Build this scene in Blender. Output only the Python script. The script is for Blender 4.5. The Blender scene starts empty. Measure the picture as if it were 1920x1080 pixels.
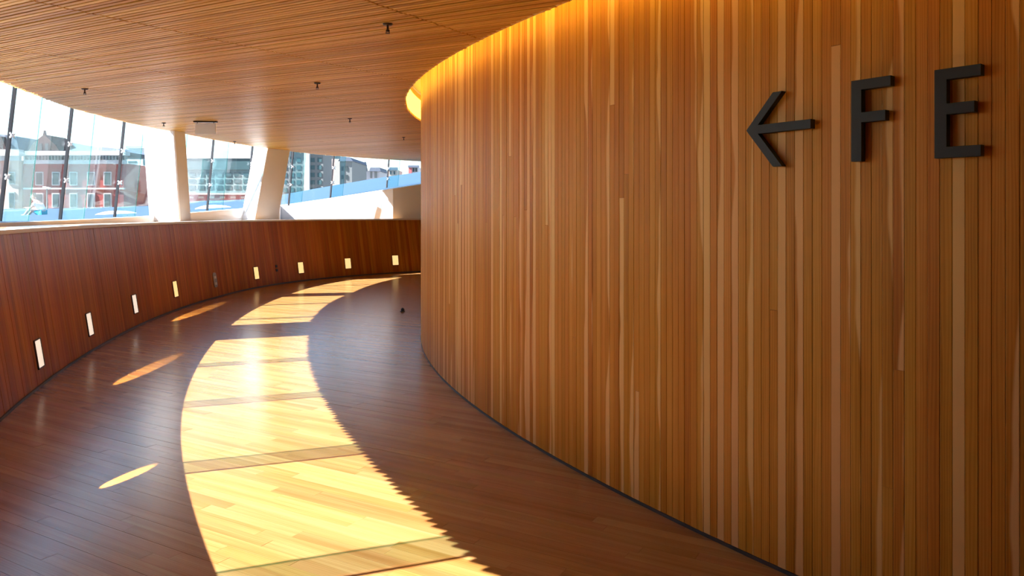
import bpy, bmesh, math, random
import numpy as np
from mathutils import Vector, Matrix

random.seed(7)
rng = np.random.default_rng(7)
scene = bpy.context.scene
coll = scene.collection

# ------------------------------------------------------------------ camera, sky, sun, exposure
S = 1.5            # metres per design unit (eye height of the photographer)
F = 1400.0         # focal length in pixels of a 1920 px wide frame
HZ = 400.0         # pixel row of the horizon

cam_d = bpy.data.cameras.new('camera')
cam_d.sensor_width = 36.0
cam_d.lens = F / 1920 * 36.0
cam_d.shift_y = -(540 - HZ) / 1920
cam_d.clip_end = 2000
cam = bpy.data.objects.new('camera', cam_d)
cam.location = (0, 0, S)
cam.rotation_euler = (math.pi / 2, 0, 0)
coll.objects.link(cam)
scene.camera = cam

SUN_TH = 0.3475
SUN_K = 1.02
world = bpy.data.worlds.new('world')
scene.world = world
world.use_nodes = True
wn = world.node_tree
wn.nodes.clear()
wo = wn.nodes.new('ShaderNodeOutputWorld')
wb = wn.nodes.new('ShaderNodeBackground')
sky = wn.nodes.new('ShaderNodeTexSky')
sky.sky_type = 'NISHITA'
sky.sun_disc = False
sky.sun_elevation = math.atan(1 / SUN_K)
sky.sun_rotation = math.radians(90) + SUN_TH + math.pi
sky.air_density = 1.0
sky.dust_density = 0.7
sky.ozone_density = 2.0
wb.inputs['Strength'].default_value = 0.30
wn.links.new(sky.outputs[0], wb.inputs['Color'])
wn.links.new(wb.outputs[0], wo.inputs[0])

sun_d = bpy.data.lights.new('sun', 'SUN')
sun_d.energy = 25.0
sun_d.angle = math.radians(0.3)
sun_d.color = (1.0, 0.95, 0.94)
sun = bpy.data.objects.new('sun', sun_d)
sdir = Vector((math.cos(SUN_TH) * SUN_K, math.sin(SUN_TH) * SUN_K, -1.0))
sun.rotation_euler = sdir.to_track_quat('-Z', 'Y').to_euler()
sun.location = (-20, -8, 25)
coll.objects.link(sun)

scene.view_settings.view_transform = 'Standard'
scene.view_settings.look = 'None'
scene.view_settings.exposure = 0.27
scene.view_settings.gamma = 1.0
scene.view_settings.use_curve_mapping = False
cy = scene.cycles
cy.adaptive_threshold = 0.10
cy.adaptive_min_samples = 16
cy.max_bounces = 6
cy.diffuse_bounces = 4
cy.glossy_bounces = 3
cy.transmission_bounces = 4
cy.transparent_max_bounces = 10
cy.caustics_reflective = False
cy.caustics_refractive = False

# ------------------------------------------------------------------ plan curves (design units)
CX, CY, R = 7.821, 6.999, 8.611          # the round wooden core
GAP = 0.119                              # light slot between core and ceiling


def curve(pts):
    """pts of (x, y) -> smooth radius as a function of the angle about the core, degrees."""
    a = np.array([math.degrees(math.atan2(y - CY, x - CX)) % 360 for x, y in pts])
    r = np.array([math.hypot(x - CX, y - CY) for x, y in pts])
    o = np.argsort(a)
    a, r = a[o], r[o]
    m = np.gradient(r, a)

    def f(p):
        p = np.asarray(p, float)
        i = np.clip(np.searchsorted(a, p) - 1, 0, len(a) - 2)
        h = a[i + 1] - a[i]
        t = np.clip((p - a[i]) / h, 0, 1)
        return ((2 * t**3 - 3 * t**2 + 1) * r[i] + (t**3 - 2 * t**2 + t) * h * m[i]
                + (-2 * t**3 + 3 * t**2) * r[i + 1] + (t**3 - t**2) * h * m[i + 1])
    return f


def pol(r, deg):
    return (CX + r * math.cos(math.radians(deg)), CY + r * math.sin(math.radians(deg)))


R_OUT = curve([pol(10.72, 275), pol(10.73, 255), pol(10.73, 235), (-1.54, 1.74), (-2.46, 3.59), (-2.706, 4.276),
               (-3.08, 5.57), (-3.40, 7.2), (-3.50, 8.71), (-3.44, 9.85), (-3.22, 10.72), (-2.87, 11.43),
               (-2.38, 12.07), (-1.565, 12.8), (0.2, 14.1), (2.4, 15.2), (5.0, 15.8)])
R_CEI = curve([pol(11.0, 275), pol(11.0, 250), pol(11.0, 235), (-1.734, 1.46), (-3.24, 4.73), (-3.42, 5.33), (-3.66, 6.17),
               (-3.81, 7.02), (-3.90, 7.92), (-3.89, 8.65), (-3.86, 9.64), (-3.61, 10.98), (-3.13, 12.18),
               (-2.43, 13.07), (-1.66, 13.81), (0.2, 15.3), (2.4, 16.4), (5.0, 17.0)])
PHI0, PHI1 = 118.0, 266.0
LEAN = 0.15                              # parapet leans out
HP = 0.885                               # parapet height


def ang(x, y):
    return math.degrees(math.atan2(y - CY, x - CX)) % 360


def zc(y):
    """ceiling height above the floor at depth y."""
    if y < 7:
        return 1.692 + 0.0294 * max(y, -6)
    t = min(y - 7, 4)
    return 1.692 + 0.0294 * 7 + 0.0294 * (t - t * t / 8)


def ray_floor(px, py):
    d = F / (py - HZ)
    return ((px - 960) / F * d, d)


def ray_at(px, py, d):
    return ((px - 960) / F * d, d, 1 + (HZ - py) / F * d)


def ray_ceiling(px, py):
    d = 3.0
    for _ in range(60):
        d = (zc(d) - 1) * F / (HZ - py)
    return ray_at(px, py, d)


def ray_curve(px, rf, lo=PHI0, hi=230):
    """first point where the vertical plane through pixel column px meets the curve r = rf(angle)."""
    k = (px - 960) / F
    prev = None
    for d in np.arange(0.6, 30, 0.02):
        x = k * d
        g = math.hypot(x - CX, d - CY) - float(rf(ang(x, d)))
        if prev is not None and g > 0 >= prev[1]:
            dd = prev[0] + 0.02 * (-prev[1]) / (g - prev[1])
            return (k * dd, dd)
        prev = (d, g)
    return (k * 15, 15)


# ------------------------------------------------------------------ materials
MATS = {}


def mat_base(name):
    m = bpy.data.materials.new(name)
    m.use_nodes = True
    nt = m.node_tree
    nt.nodes.clear()
    out = nt.nodes.new('ShaderNodeOutputMaterial')
    MATS[name] = m
    return m, nt, out


def N(nt, typ, **kw):
    n = nt.nodes.new(typ)
    for k, v in kw.items():
        setattr(n, k, v)
    return n


def plain(name, col, rough=0.5, metal=0.0, emit=None, estr=0.0, noise=0.0, nscale=3.0, bump=0.0, spec=0.5):
    m, nt, out = mat_base(name)
    b = N(nt, 'ShaderNodeBsdfPrincipled')
    b.inputs['Roughness'].default_value = rough
    b.inputs['Metallic'].default_value = metal
    b.inputs['Specular IOR Level'].default_value = spec
    b.inputs['Base Color'].default_value = (*col, 1)
    tc = N(nt, 'ShaderNodeTexCoord')
    nz = N(nt, 'ShaderNodeTexNoise')
    nz.inputs['Scale'].default_value = nscale
    nz.inputs['Detail'].default_value = 5
    nt.links.new(tc.outputs['Object'], nz.inputs['Vector'])
    mr = N(nt, 'ShaderNodeMapRange')
    mr.inputs['To Min'].default_value = 1 - noise
    mr.inputs['To Max'].default_value = 1 + noise
    nt.links.new(nz.outputs[0], mr.inputs['Value'])
    mx = N(nt, 'ShaderNodeMix', data_type='RGBA', blend_type='MULTIPLY')
    mx.inputs[0].default_value = 1
    mx.inputs[6].default_value = (*col, 1)
    nt.links.new(mr.outputs[0], mx.inputs[7])
    nt.links.new(mx.outputs[2], b.inputs['Base Color'])
    if emit:
        b.inputs['Emission Color'].default_value = (*emit, 1)
        b.inputs['Emission Strength'].default_value = estr
    if bump:
        bp = N(nt, 'ShaderNodeBump')
        bp.inputs['Strength'].default_value = bump
        bp.inputs['Distance'].default_value = 0.01
        nt.links.new(nz.outputs[0], bp.inputs['Height'])
        nt.links.new(bp.outputs[0], b.inputs['Normal'])
    nt.links.new(b.outputs[0], out.inputs[0])
    return m


def wood(name, dark, mid, light, sap=0.2, rough=0.45, grain=1.0, spec=0.5, coat=0.0, vary=1.0, bump=0.0, figure=1.0):
    """oak boards: UV u runs along the grain (m), v across (m); tone changes from piece to piece."""
    m, nt, out = mat_base(name)
    L = nt.links.new
    uv = N(nt, 'ShaderNodeUVMap')
    oi = N(nt, 'ShaderNodeObjectInfo')
    ge = N(nt, 'ShaderNodeNewGeometry')
    rnd0 = N(nt, 'ShaderNodeMath', operation='MULTIPLY_ADD')     # one random number per piece
    L(ge.outputs['Random Per Island'], rnd0.inputs[0])
    rnd0.inputs[1].default_value = 7.31
    L(oi.outputs['Random'], rnd0.inputs[2])
    wn_ = N(nt, 'ShaderNodeTexWhiteNoise', noise_dimensions='1D')
    L(rnd0.outputs[0], wn_.inputs['W'])
    sepr = N(nt, 'ShaderNodeSeparateColor')
    L(wn_.outputs['Color'], sepr.inputs[0])
    off = N(nt, 'ShaderNodeVectorMath', operation='SCALE')
    L(wn_.outputs['Color'], off.inputs[0])
    off.inputs['Scale'].default_value = 37.0
    add = N(nt, 'ShaderNodeVectorMath', operation='ADD')
    L(uv.outputs[0], add.inputs[0])
    L(off.outputs[0], add.inputs[1])

    def noise(scale_u, scale_v, sc, det, dist=0.0):
        mp = N(nt, 'ShaderNodeMapping')
        mp.inputs['Scale'].default_value = (scale_u, scale_v, 1)
        L(add.outputs[0], mp.inputs['Vector'])
        n = N(nt, 'ShaderNodeTexNoise')
        n.inputs['Scale'].default_value = sc
        n.inputs['Detail'].default_value = det
        n.inputs['Distortion'].default_value = dist
        L(mp.outputs[0], n.inputs['Vector'])
        return n
    broad = noise(0.6, 18, 1.0, 2, 0.4)
    fine = noise(3.0, 160, 1.0, 2)
    # flame figure
    mpw = N(nt, 'ShaderNodeMapping')
    mpw.inputs['Scale'].default_value = (1.4, 26, 1)
    L(add.outputs[0], mpw.inputs['Vector'])
    wv = N(nt, 'ShaderNodeTexWave', wave_type='BANDS', bands_direction='Y')
    wv.inputs['Scale'].default_value = 1.1
    wv.inputs['Distortion'].default_value = 7.0
    wv.inputs['Detail'].default_value = 2.0
    wv.inputs['Detail Scale'].default_value = 0.9
    L(mpw.outputs[0], wv.inputs['Vector'])
    # tone = piece random + broad streak + grain
    s1 = N(nt, 'ShaderNodeMath', operation='MULTIPLY_ADD')
    L(sepr.outputs[0], s1.inputs[0])
    s1.inputs[1].default_value = 0.42 * vary
    L(broad.outputs[0], s1.inputs[2])
    s2 = N(nt, 'ShaderNodeMath', operation='MULTIPLY_ADD')
    L(fine.outputs[0], s2.inputs[0])
    s2.inputs[1].default_value = 0.28 * grain
    L(s1.outputs[0], s2.inputs[2])
    s3 = N(nt, 'ShaderNodeMath', operation='MULTIPLY_ADD')
    L(wv.outputs['Fac'], s3.inputs[0])
    s3.inputs[1].default_value = 0.14 * grain * figure
    L(s2.outputs[0], s3.inputs[2])
    mr = N(nt, 'ShaderNodeMapRange')
    c0 = 0.5 + 0.21 * vary + 0.14 * grain + 0.07 * grain * figure
    mr.inputs['From Min'].default_value = c0 - 0.36
    mr.inputs['From Max'].default_value = c0 + 0.36
    L(s3.outputs[0], mr.inputs['Value'])
    cr = N(nt, 'ShaderNodeValToRGB')
    cr.color_ramp.elements[0].color = (*dark, 1)
    cr.color_ramp.elements[1].color = (*light, 1)
    e = cr.color_ramp.elements.new(0.5)
    e.color = (*mid, 1)
    L(mr.outputs[0], cr.inputs[0])
    col = cr.outputs[0]
    if sap > 0:   # pale sapwood edge on some boards
        wob = noise(0.9, 0.3, 1.0, 2, 0.6)
        sx = N(nt, 'ShaderNodeSeparateXYZ')
        L(uv.outputs[0], sx.inputs[0])
        e1 = N(nt, 'ShaderNodeMath', operation='MULTIPLY_ADD')
        L(wob.outputs[0], e1.inputs[0])
        e1.inputs[1].default_value = 0.15
        L(sx.outputs[1], e1.inputs[2])
        e2 = N(nt, 'ShaderNodeMath', operation='MULTIPLY_ADD')        # threshold by piece
        L(sepr.outputs[1], e2.inputs[0])
        e2.inputs[1].default_value = -0.16 / max(sap, .01) * 0.35
        L(e1.outputs[0], e2.inputs[2])
        mk = N(nt, 'ShaderNodeMapRange', interpolation_type='SMOOTHSTEP')
        mk.inputs['From Min'].default_value = 0.030
        mk.inputs['From Max'].default_value = 0.042
        mk.inputs['To Max'].default_value = 0.88
        L(e2.outputs[0], mk.inputs['Value'])
        mx = N(nt, 'ShaderNodeMix', data_type='RGBA')
        L(mk.outputs[0], mx.inputs[0])
        L(col, mx.inputs[6])
        mx.inputs[7].default_value = (min(light[0] * 1.2, 1), min(light[1] * 1.5, 1), min(light[2] * 3.2, 1), 1)
        col = mx.outputs[2]
    hs = N(nt, 'ShaderNodeHueSaturation')
    h1 = N(nt, 'ShaderNodeMapRange')
    h1.inputs['To Min'].default_value = 0.493
    h1.inputs['To Max'].default_value = 0.507
    L(sepr.outputs[2], h1.inputs['Value'])
    L(h1.outputs[0], hs.inputs['Hue'])
    L(col, hs.inputs['Color'])
    b = N(nt, 'ShaderNodeBsdfPrincipled')
    b.inputs['Roughness'].default_value = rough
    b.inputs['Specular IOR Level'].default_value = spec
    if coat:
        b.inputs['Coat Weight'].default_value = coat
        b.inputs['Coat Roughness'].default_value = 0.12
    L(hs.outputs[0], b.inputs['Base Color'])
    if bump:
        bp = N(nt, 'ShaderNodeBump')
        bp.inputs['Strength'].default_value = bump
        bp.inputs['Distance'].default_value = 0.002
        L(fine.outputs[0], bp.inputs['Height'])
        L(bp.outputs[0], b.inputs['Normal'])
    L(b.outputs[0], out.inputs[0])
    return m


def glass(name, tint, gloss=0.05, haze=0.0):
    m, nt, out = mat_base(name)
    tr = N(nt, 'ShaderNodeBsdfTransparent')
    tr.inputs[0].default_value = (*tint, 1)
    gl = N(nt, 'ShaderNodeBsdfGlossy')
    gl.inputs['Roughness'].default_value = 0.02
    lw = N(nt, 'ShaderNodeFresnel')
    lw.inputs['IOR'].default_value = 1.35
    mu = N(nt, 'ShaderNodeMath', operation='MULTIPLY')
    mu.inputs[1].default_value = gloss * 10
    mu.use_clamp = True
    nt.links.new(lw.outputs[0], mu.inputs[0])
    mx = N(nt, 'ShaderNodeMixShader')
    nt.links.new(mu.outputs[0], mx.inputs[0])
    nt.links.new(tr.outputs[0], mx.inputs[1])
    nt.links.new(gl.outputs[0], mx.inputs[2])
    last = mx
    if haze:      # dusty, printed or laminated glass scatters a little light
        tl = N(nt, 'ShaderNodeBsdfTranslucent')
        tl.inputs[0].default_value = (.85, .95, .97, 1)
        last = N(nt, 'ShaderNodeMixShader')
        last.inputs[0].default_value = haze
        nt.links.new(mx.outputs[0], last.inputs[1])
        nt.links.new(tl.outputs[0], last.inputs[2])
    nt.links.new(last.outputs[0], out.inputs[0])
    return m


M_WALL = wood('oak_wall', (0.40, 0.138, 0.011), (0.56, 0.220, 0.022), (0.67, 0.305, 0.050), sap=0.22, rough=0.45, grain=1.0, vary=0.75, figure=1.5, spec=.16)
M_PARA = wood('oak_parapet_shaded', (0.24, 0.068, 0.003), (0.345, 0.112, 0.005), (0.47, 0.178, 0.012), sap=0, rough=0.42, vary=0.9, spec=.12)  # oak darkened for the shade the parapet stands in
M_CEIL = wood('oak_slats', (0.50, 0.25, 0.040), (0.73, 0.415, 0.085), (0.88, 0.57, 0.16), sap=0, rough=0.40, vary=1.2, spec=.35)
M_FLOOR = wood('oak_floor', (0.25, 0.106, 0.026), (0.325, 0.160, 0.050), (0.405, 0.225, 0.085), sap=0, rough=0.24, vary=0.8, spec=0.9, bump=0.035)
M_BACK = plain('dark_backing', (0.06, 0.035, 0.02), 0.8)
M_BACKC = plain('brown_backing', (0.20, 0.11, 0.045), 0.8)
M_SKIRT = plain('dark_skirting', (0.035, 0.028, 0.025), 0.5, noise=.2)
M_SILL = plain('pale_grey_sill', (0.62, 0.60, 0.57), 0.35, noise=.06)
M_WHITE = plain('white_paint', (0.86, 0.91, 0.95), 0.5, noise=.03)
M_MARBLE = plain('sky_tinted_marble', (0.028, 0.065, 0.11), 0.7, noise=.18, nscale=.8, spec=.2)  # pale marble with the sky's blue shade put into its colour
M_MOUND = plain('white_stone', (0.85, 0.86, 0.87), 0.5, noise=.04)
M_BLACK = plain('black_lacquer', (0.010, 0.010, 0.012), 0.6, noise=.1)
M_DARKM = plain('dark_metal', (0.03, 0.03, 0.035), 0.4, 0.3, noise=.1)
M_BRONZE = plain('bronze_metal', (0.07, 0.045, 0.03), 0.35, 0.7, noise=.1)
M_STEEL = plain('brushed_steel', (0.30, 0.28, 0.26), 0.4, 0.6, noise=.1)
M_GLASS = glass('clear_glass', (0.965, 0.99, 0.99), 0.012, 0.003)
M_FIN = glass('green_fin_glass', (0.80, 0.945, 0.945), 0.03, 0.05)
M_FINEDGE = glass('green_fin_edge', (0.50, 0.82, 0.79), 0.04, 0.02)

# ------------------------------------------------------------------ mesh helpers (design units in, metres out)


def link(o, parent=None):
    coll.objects.link(o)
    if parent is not None:
        o.parent = parent
    return o


def obj(name, me, m, parent=None, smooth=False):
    if m is not None and not me.materials:
        me.materials.append(m)
    if smooth:
        for p in me.polygons:
            p.use_smooth = True
    return link(bpy.data.objects.new(name, me), parent)


def empty(name, loc=(0, 0, 0), parent=None):
    o = bpy.data.objects.new(name, None)
    o.empty_display_size = 0.1
    o.location = loc
    return link(o, parent)


def tag(o, label=None, cat=None, group=None, kind=None):
    if label:
        o['label'] = label
    if cat:
        o['category'] = cat
    if group:
        o['group'] = group
    if kind:
        o['kind'] = kind
    return o


class MB:
    """collects swept bars, boxes, lathes; build() makes one mesh in metres."""

    def __init__(s):
        s.v, s.f, s.uv = [], [], []

    def face(s, idx, uvs):
        s.f.append(tuple(idx))
        s.uv.extend(uvs)

    def sweep(s, secs, closed=True, u0=0.0, v0=0.0):
        """secs: cross-section loops of equal length; faces with u along the sweep, v round the loop."""
        n = len(secs[0])
        b = len(s.v)
        u = [u0]
        for i in range(1, len(secs)):
            u.append(u[-1] + math.dist(secs[i][0], secs[i - 1][0]) * S)
        per = [v0]
        for i in range(n):
            per.append(per[-1] + math.dist(secs[0][i], secs[0][(i + 1) % n]) * S)
        for sec in secs:
            s.v.extend([(p[0] * S, p[1] * S, p[2] * S) for p in sec])
        for i in range(len(secs) - 1):
            for j in range(n):
                k = (j + 1) % n
                s.face((b + i * n + j, b + i * n + k, b + (i + 1) * n + k, b + (i + 1) * n + j),
                       [(u[i], per[j]), (u[i], per[j + 1]), (u[i + 1], per[j + 1]), (u[i + 1], per[j])])
        if closed:
            s.face([b + j for j in reversed(range(n))], [(0, 0)] * n)
            t = b + (len(secs) - 1) * n
            s.face([t + j for j in range(n)], [(0, 0)] * n)
        return s

    def box(s, x0, x1, y0, y1, z0, z1):
        return s.sweep([[(x0, y0, z0), (x1, y0, z0), (x1, y1, z0), (x0, y1, z0)],
                        [(x0, y0, z1), (x1, y0, z1), (x1, y1, z1), (x0, y1, z1)]])

    def lathe(s, c, prof, n=20, axis=Vector((0, 0, 1))):
        q = Vector((0, 0, 1)).rotation_difference(axis)
        secs = []
        for r, h in prof:
            secs.append([tuple(Vector(c) + q @ Vector((r * math.cos(2 * math.pi * k / n), r * math.sin(2 * math.pi * k / n), h)))
                         for k in range(n)])
        return s.sweep(secs)

    def mesh(s, name):
        me = bpy.data.meshes.new(name)
        me.from_pydata(s.v, [], s.f)
        ul = me.uv_layers.new(name='UVMap')
        ul.data.foreach_set('uv', [c for p in s.uv for c in p])
        me.update()
        bm = bmesh.new()
        bm.from_mesh(me)
        bmesh.ops.recalc_face_normals(bm, faces=bm.faces)
        bm.to_mesh(me)
        bm.free()
        return me

    def build(s, name, m, parent=None, smooth=False):
        return obj(name, s.mesh(name), m, parent, smooth)


def ring(name, m, parent, prof, phis, smooth=False):
    """sweep a cross-section given as a function phi -> [(r, z), ...] about the core."""
    mb = MB()
    secs = []
    for p in phis:
        c, s_ = math.cos(math.radians(p)), math.sin(math.radians(p))
        secs.append([(CX + r * c, CY + r * s_, z) for r, z in prof(p)])
    mb.sweep(secs)
    return mb.build(name, m, parent, smooth)


def ycei(p):
    return CY + float(R_CEI(p)) * math.sin(math.radians(p))


PH = np.arange(PHI0, PHI1 + .01, 1.0)
DX, DY = -0.869, 0.495                    # direction of floor planks and ceiling slats
NX, NY = 0.495, 0.869
LN = math.hypot(DX, DY)
DX, DY = DX / LN, DY / LN
NX, NY = -DY * -1, -DX
NX, NY = DY, -DX


def runs(q, lo_f, hi_f, step=0.02, smax=22):
    """stretches of the line n*q + d*s that lie between two radii."""
    s = np.arange(-smax, smax, step)
    x = NX * q + DX * s
    y = NY * q + DY * s
    r = np.hypot(x - CX, y - CY)
    a = np.degrees(np.arctan2(y - CY, x - CX)) % 360
    ok = (r > lo_f) & (r < hi_f(a)) & (a > PHI0) & (a < PHI1)
    out, st = [], None
    for i, o in enumerate(ok):
        if o and st is None:
            st = s[i]
        if not o and st is not None:
            out.append((st, s[i - 1]))
            st = None
    return out


def visible(x, y, z):
    if y < 0.3:
        return None
    px, py = 960 + F * x / y, HZ - F * (z - 1) / y
    return y if (-30 < px < 1950 and -30 < py < 1110) else None


# ================================================================== FLOOR
floor = ring('floor', M_BACK, None, lambda p: [(R - .06, -.06), (float(R_OUT(p)) + .08, -.06), (float(R_OUT(p)) + .08, -.0205), (R - .06, -.0205)], PH)
tag(floor, 'glossy oak strip floor curving between the two wooden walls', 'floor', kind='structure')
PW = 0.047
planks = []
for j in range(-260, 440):
    q = j * PW
    for a, b in runs(q, R - .045, lambda t: R_OUT(t) + .06):
        s = a - random.uniform(0, .5)
        while s < b:
            l = random.choice((.42, .55, .68, .82, .95)) * random.uniform(.9, 1.1)
            s0, s1 = max(s, a), min(s + l, b)
            if s1 - s0 > .02:
                planks.append((q, s0, s1))
            s += l


def plank(mb, q, s0, s1, zt=0.0):
    g = .0003
    dz = random.uniform(-.0003, .0003)
    h = PW / 2 - g
    secs = []
    for s in (s0 + g, s1 - g):
        x, y = NX * q + DX * s, NY * q + DY * s
        secs.append([(x - NX * h, y - NY * h, zt + dz), (x + NX * h, y + NY * h, zt + dz),
                     (x + NX * h, y + NY * h, zt - .02), (x - NX * h, y - NY * h, zt - .02)])
    mb.sweep(secs)


def score(t):
    q, s0, s1 = t
    best = None
    for k in (0, .5, 1):
        s = s0 + (s1 - s0) * k
        x, y = NX * q + DX * s, NY * q + DY * s
        v = visible(x, y, 0)
        if v and math.hypot(x - CX, y - CY) > R and (best is None or v < best):
            best = v
    return best if best else 1e9


planks.sort(key=score)
for t in planks[:300]:
    mb = MB()
    plank(mb, *t)
    mb.build('plank', M_FLOOR, floor)
mb = MB()
for t in planks[300:]:
    plank(mb, *t)
tag(mb.build('planks', M_FLOOR, floor), kind='stuff')

# ================================================================== ROUND WOODEN CORE (right wall)
WTOP = lambda p: zc(CY + R * math.sin(math.radians(p))) + .26
wall = ring('wall_right', M_BACK, None, lambda p: [(R - .10, .001), (R - .022, .001), (R - .022, WTOP(p)), (R - .10, WTOP(p))], np.arange(100, 271, 1.0))
tag(wall, 'tall curved wall clad in vertical oak boards', 'wall', kind='structure')
BW = 0.027
dphi = math.degrees(BW / R)
BR0 = R


def wboard(z0, z1, r0, gap=.0004):
    h = BW / 2 - gap
    secs = []
    for z in (z0, z1):
        secs.append([(r0, -h + .0007, z), (r0, h - .0007, z), (r0 - .0007, h, z), (r0 - .02, h, z), (r0 - .02, -h, z), (r0 - .0007, -h, z)])
    mb = MB()
    mb.sweep(secs)
    return mb.mesh('board')


full = {}
p = 185.0
while p < 236:
    top = round(WTOP(p) * 20) / 20
    off = random.choice((-.0006, 0, 0, .0006))
    cuts = [.011, top]
    if random.random() < .16:
        cuts = [.011, random.uniform(.25, 1.5), top]
    for a, b in zip(cuts[:-1], cuts[1:]):
        key = (a, b, off)
        if key not in full:
            me = wboard(a, b - (.0008 if b < top else 0), off)
            me.materials.append(M_WALL)
            full[key] = me
        o = link(bpy.data.objects.new('board', full[key]), wall)
        pp = math.radians(p)
        o.matrix_local = Matrix.Translation((( CX + R * math.cos(pp)) * S, (CY + R * math.sin(pp)) * S, 0)) @ Matrix.Rotation(pp, 4, 'Z')
    p += dphi
for a0, a1 in ((100, 185 - dphi / 2), (p - dphi / 2, 270)):       # the rest of the round, out of the photo's sight
    n = int((a1 - a0) / dphi)
    mb = MB()
    for k in range(n):
        am = a0 + (k + .5) * (a1 - a0) / n
        aw = (a1 - a0) / n * .475
        mb.sweep([[(*pol(R, am - aw), z), (*pol(R, am + aw), z), (*pol(R - .02, am + aw), z), (*pol(R - .02, am - aw), z)] for z in (.011, WTOP(am))])
    tag(mb.build('boards', M_WALL, wall), kind='stuff')
bb = ring('baseboard_right', M_SKIRT, None, lambda p: [(R - .02, .0), (R + .003, .0), (R + .003, .0105), (R - .02, .0105)], np.arange(100, 271, 1.0))
tag(bb, 'dark recessed strip along the foot of the tall curved wall', 'skirting', kind='structure')

# ================================================================== CEILING
ceil = ring('ceiling', M_BACKC, None, lambda p: [(R + GAP + .002, zc(CY + (R + GAP) * math.sin(math.radians(p))) + .034),
                                               (float(R_CEI(p)) - .09, zc(ycei(p)) + .034),
                                               (float(R_CEI(p)) - .09, zc(ycei(p)) + .10),
                                               (R + GAP + .002, zc(CY + (R + GAP) * math.sin(math.radians(p))) + .10)], PH)
tag(ceil, 'low oak slat ceiling sloping over the curved passage', 'ceiling', kind='structure')
SP = 0.027
slats = []
for j in range(-450, 700):
    q = j * SP
    for a, b in runs(q, R + GAP, R_CEI):
        if b - a > .05:
            slats.append((q, a, b))


def slat(mb, q, a, b):
    h = SP / 2 - .0048
    sj = [1.8 + 1.06 * k for k in range(-20, 22)]
    ss = set(np.arange(a, b, .5).tolist() + [b])
    notch = [t for t in sj if a + .05 < t < b - .05]
    for t in notch:
        ss = {x for x in ss if abs(x - t) > .02}
    items = [(s, 0) for s in ss]
    for t in notch:
        t += random.uniform(-.004, .004)
        items += [(t - .0051, 0), (t - .005, 1), (t + .005, 1), (t + .0051, 0)]
    items.sort()
    dz = random.uniform(-.0012, .0012)
    secs = []
    for s, nt_ in items:
        x, y = NX * q + DX * s, NY * q + DY * s
        z = zc(y) + dz
        zb = z + (.022 if nt_ else 0)
        zt = z + .032
        secs.append([(x - NX * h, y - NY * h, zb), (x + NX * h, y + NY * h, zb), (x + NX * h, y + NY * h, zt), (x - NX * h, y - NY * h, zt)])
    mb.sweep(secs)


def sscore(t):
    q, a, b = t
    best = 1e9
    for k in np.linspace(0, 1, 12):
        s = a + (b - a) * k
        x, y = NX * q + DX * s, NY * q + DY * s
        v = visible(x, y, zc(y))
        if v:
            best = min(best, v)
    return best


slats.sort(key=sscore)
for t in slats[:300]:
    mb = MB()
    slat(mb, *t)
    mb.build('slat', M_CEIL, ceil)
mb = MB()
for t in slats[300:]:
    slat(mb, *t)
tag(mb.build('slats', M_CEIL, ceil), kind='stuff')

# cove above the light slot
zcw = lambda p: zc(CY + (R + GAP) * math.sin(math.radians(p)))
M_COVE = plain('cove_paint', (0.88, 0.80, 0.55), 0.5, noise=.05)
M_LED = plain('amber_strip', (1, .7, .3), 0.5, emit=(1.0, 0.72, 0.10), estr=2.6)
ring('cove_lip', M_COVE, ceil, lambda p: [(R + GAP, zcw(p) + .001), (R + GAP + .012, zcw(p) + .001), (R + GAP + .012, zcw(p) + .26), (R + GAP, zcw(p) + .26)], np.arange(PHI0, PHI1, 1.0))
ring('cove_top', M_COVE, ceil, lambda p: [(R - .09, zcw(p) + .272), (R + GAP + .05, zcw(p) + .272), (R + GAP + .05, zcw(p) + .30), (R - .09, zcw(p) + .30)], np.arange(PHI0, PHI1, 1.0))
led = ring('strip_light', M_LED, ceil, lambda p: [(R + GAP - .008, zcw(p) + .02), (R + GAP - .001, zcw(p) + .02), (R + GAP - .001, zcw(p) + .20), (R + GAP - .008, zcw(p) + .20)], np.arange(PHI0 + 1, PHI1 - 1, 1.0))
tag(led, 'glowing amber light strip in the gap above the tall curved wall')

# ================================================================== PARAPET (left wall)
ro = lambda p: float(R_OUT(p))
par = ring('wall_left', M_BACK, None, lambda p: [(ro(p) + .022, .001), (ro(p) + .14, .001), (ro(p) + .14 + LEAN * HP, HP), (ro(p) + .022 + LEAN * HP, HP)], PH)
tag(par, 'low curved parapet clad in vertical oak boards darkened for shade', 'wall', kind='structure')
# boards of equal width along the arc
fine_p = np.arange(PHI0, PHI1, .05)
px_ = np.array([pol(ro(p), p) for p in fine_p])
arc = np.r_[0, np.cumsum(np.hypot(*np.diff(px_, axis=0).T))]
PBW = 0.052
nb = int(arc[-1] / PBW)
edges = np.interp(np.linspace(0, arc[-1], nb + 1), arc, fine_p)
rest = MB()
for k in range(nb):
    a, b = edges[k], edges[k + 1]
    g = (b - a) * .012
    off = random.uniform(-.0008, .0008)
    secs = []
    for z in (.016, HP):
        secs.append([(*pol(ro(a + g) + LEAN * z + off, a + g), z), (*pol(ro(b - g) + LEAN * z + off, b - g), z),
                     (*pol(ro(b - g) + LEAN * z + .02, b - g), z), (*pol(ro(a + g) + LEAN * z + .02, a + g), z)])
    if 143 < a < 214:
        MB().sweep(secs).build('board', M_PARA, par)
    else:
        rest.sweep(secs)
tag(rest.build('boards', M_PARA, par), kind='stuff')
bb = ring('baseboard_left', M_SKIRT, None, lambda p: [(ro(p) - .004, 0), (ro(p) + .018, 0), (ro(p) + .018, .0155), (ro(p) - .004, .0155)], PH)
tag(bb, 'dark strip along the foot of the low parapet', 'skirting', kind='structure')
rt = lambda p: ro(p) + LEAN * HP
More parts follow.
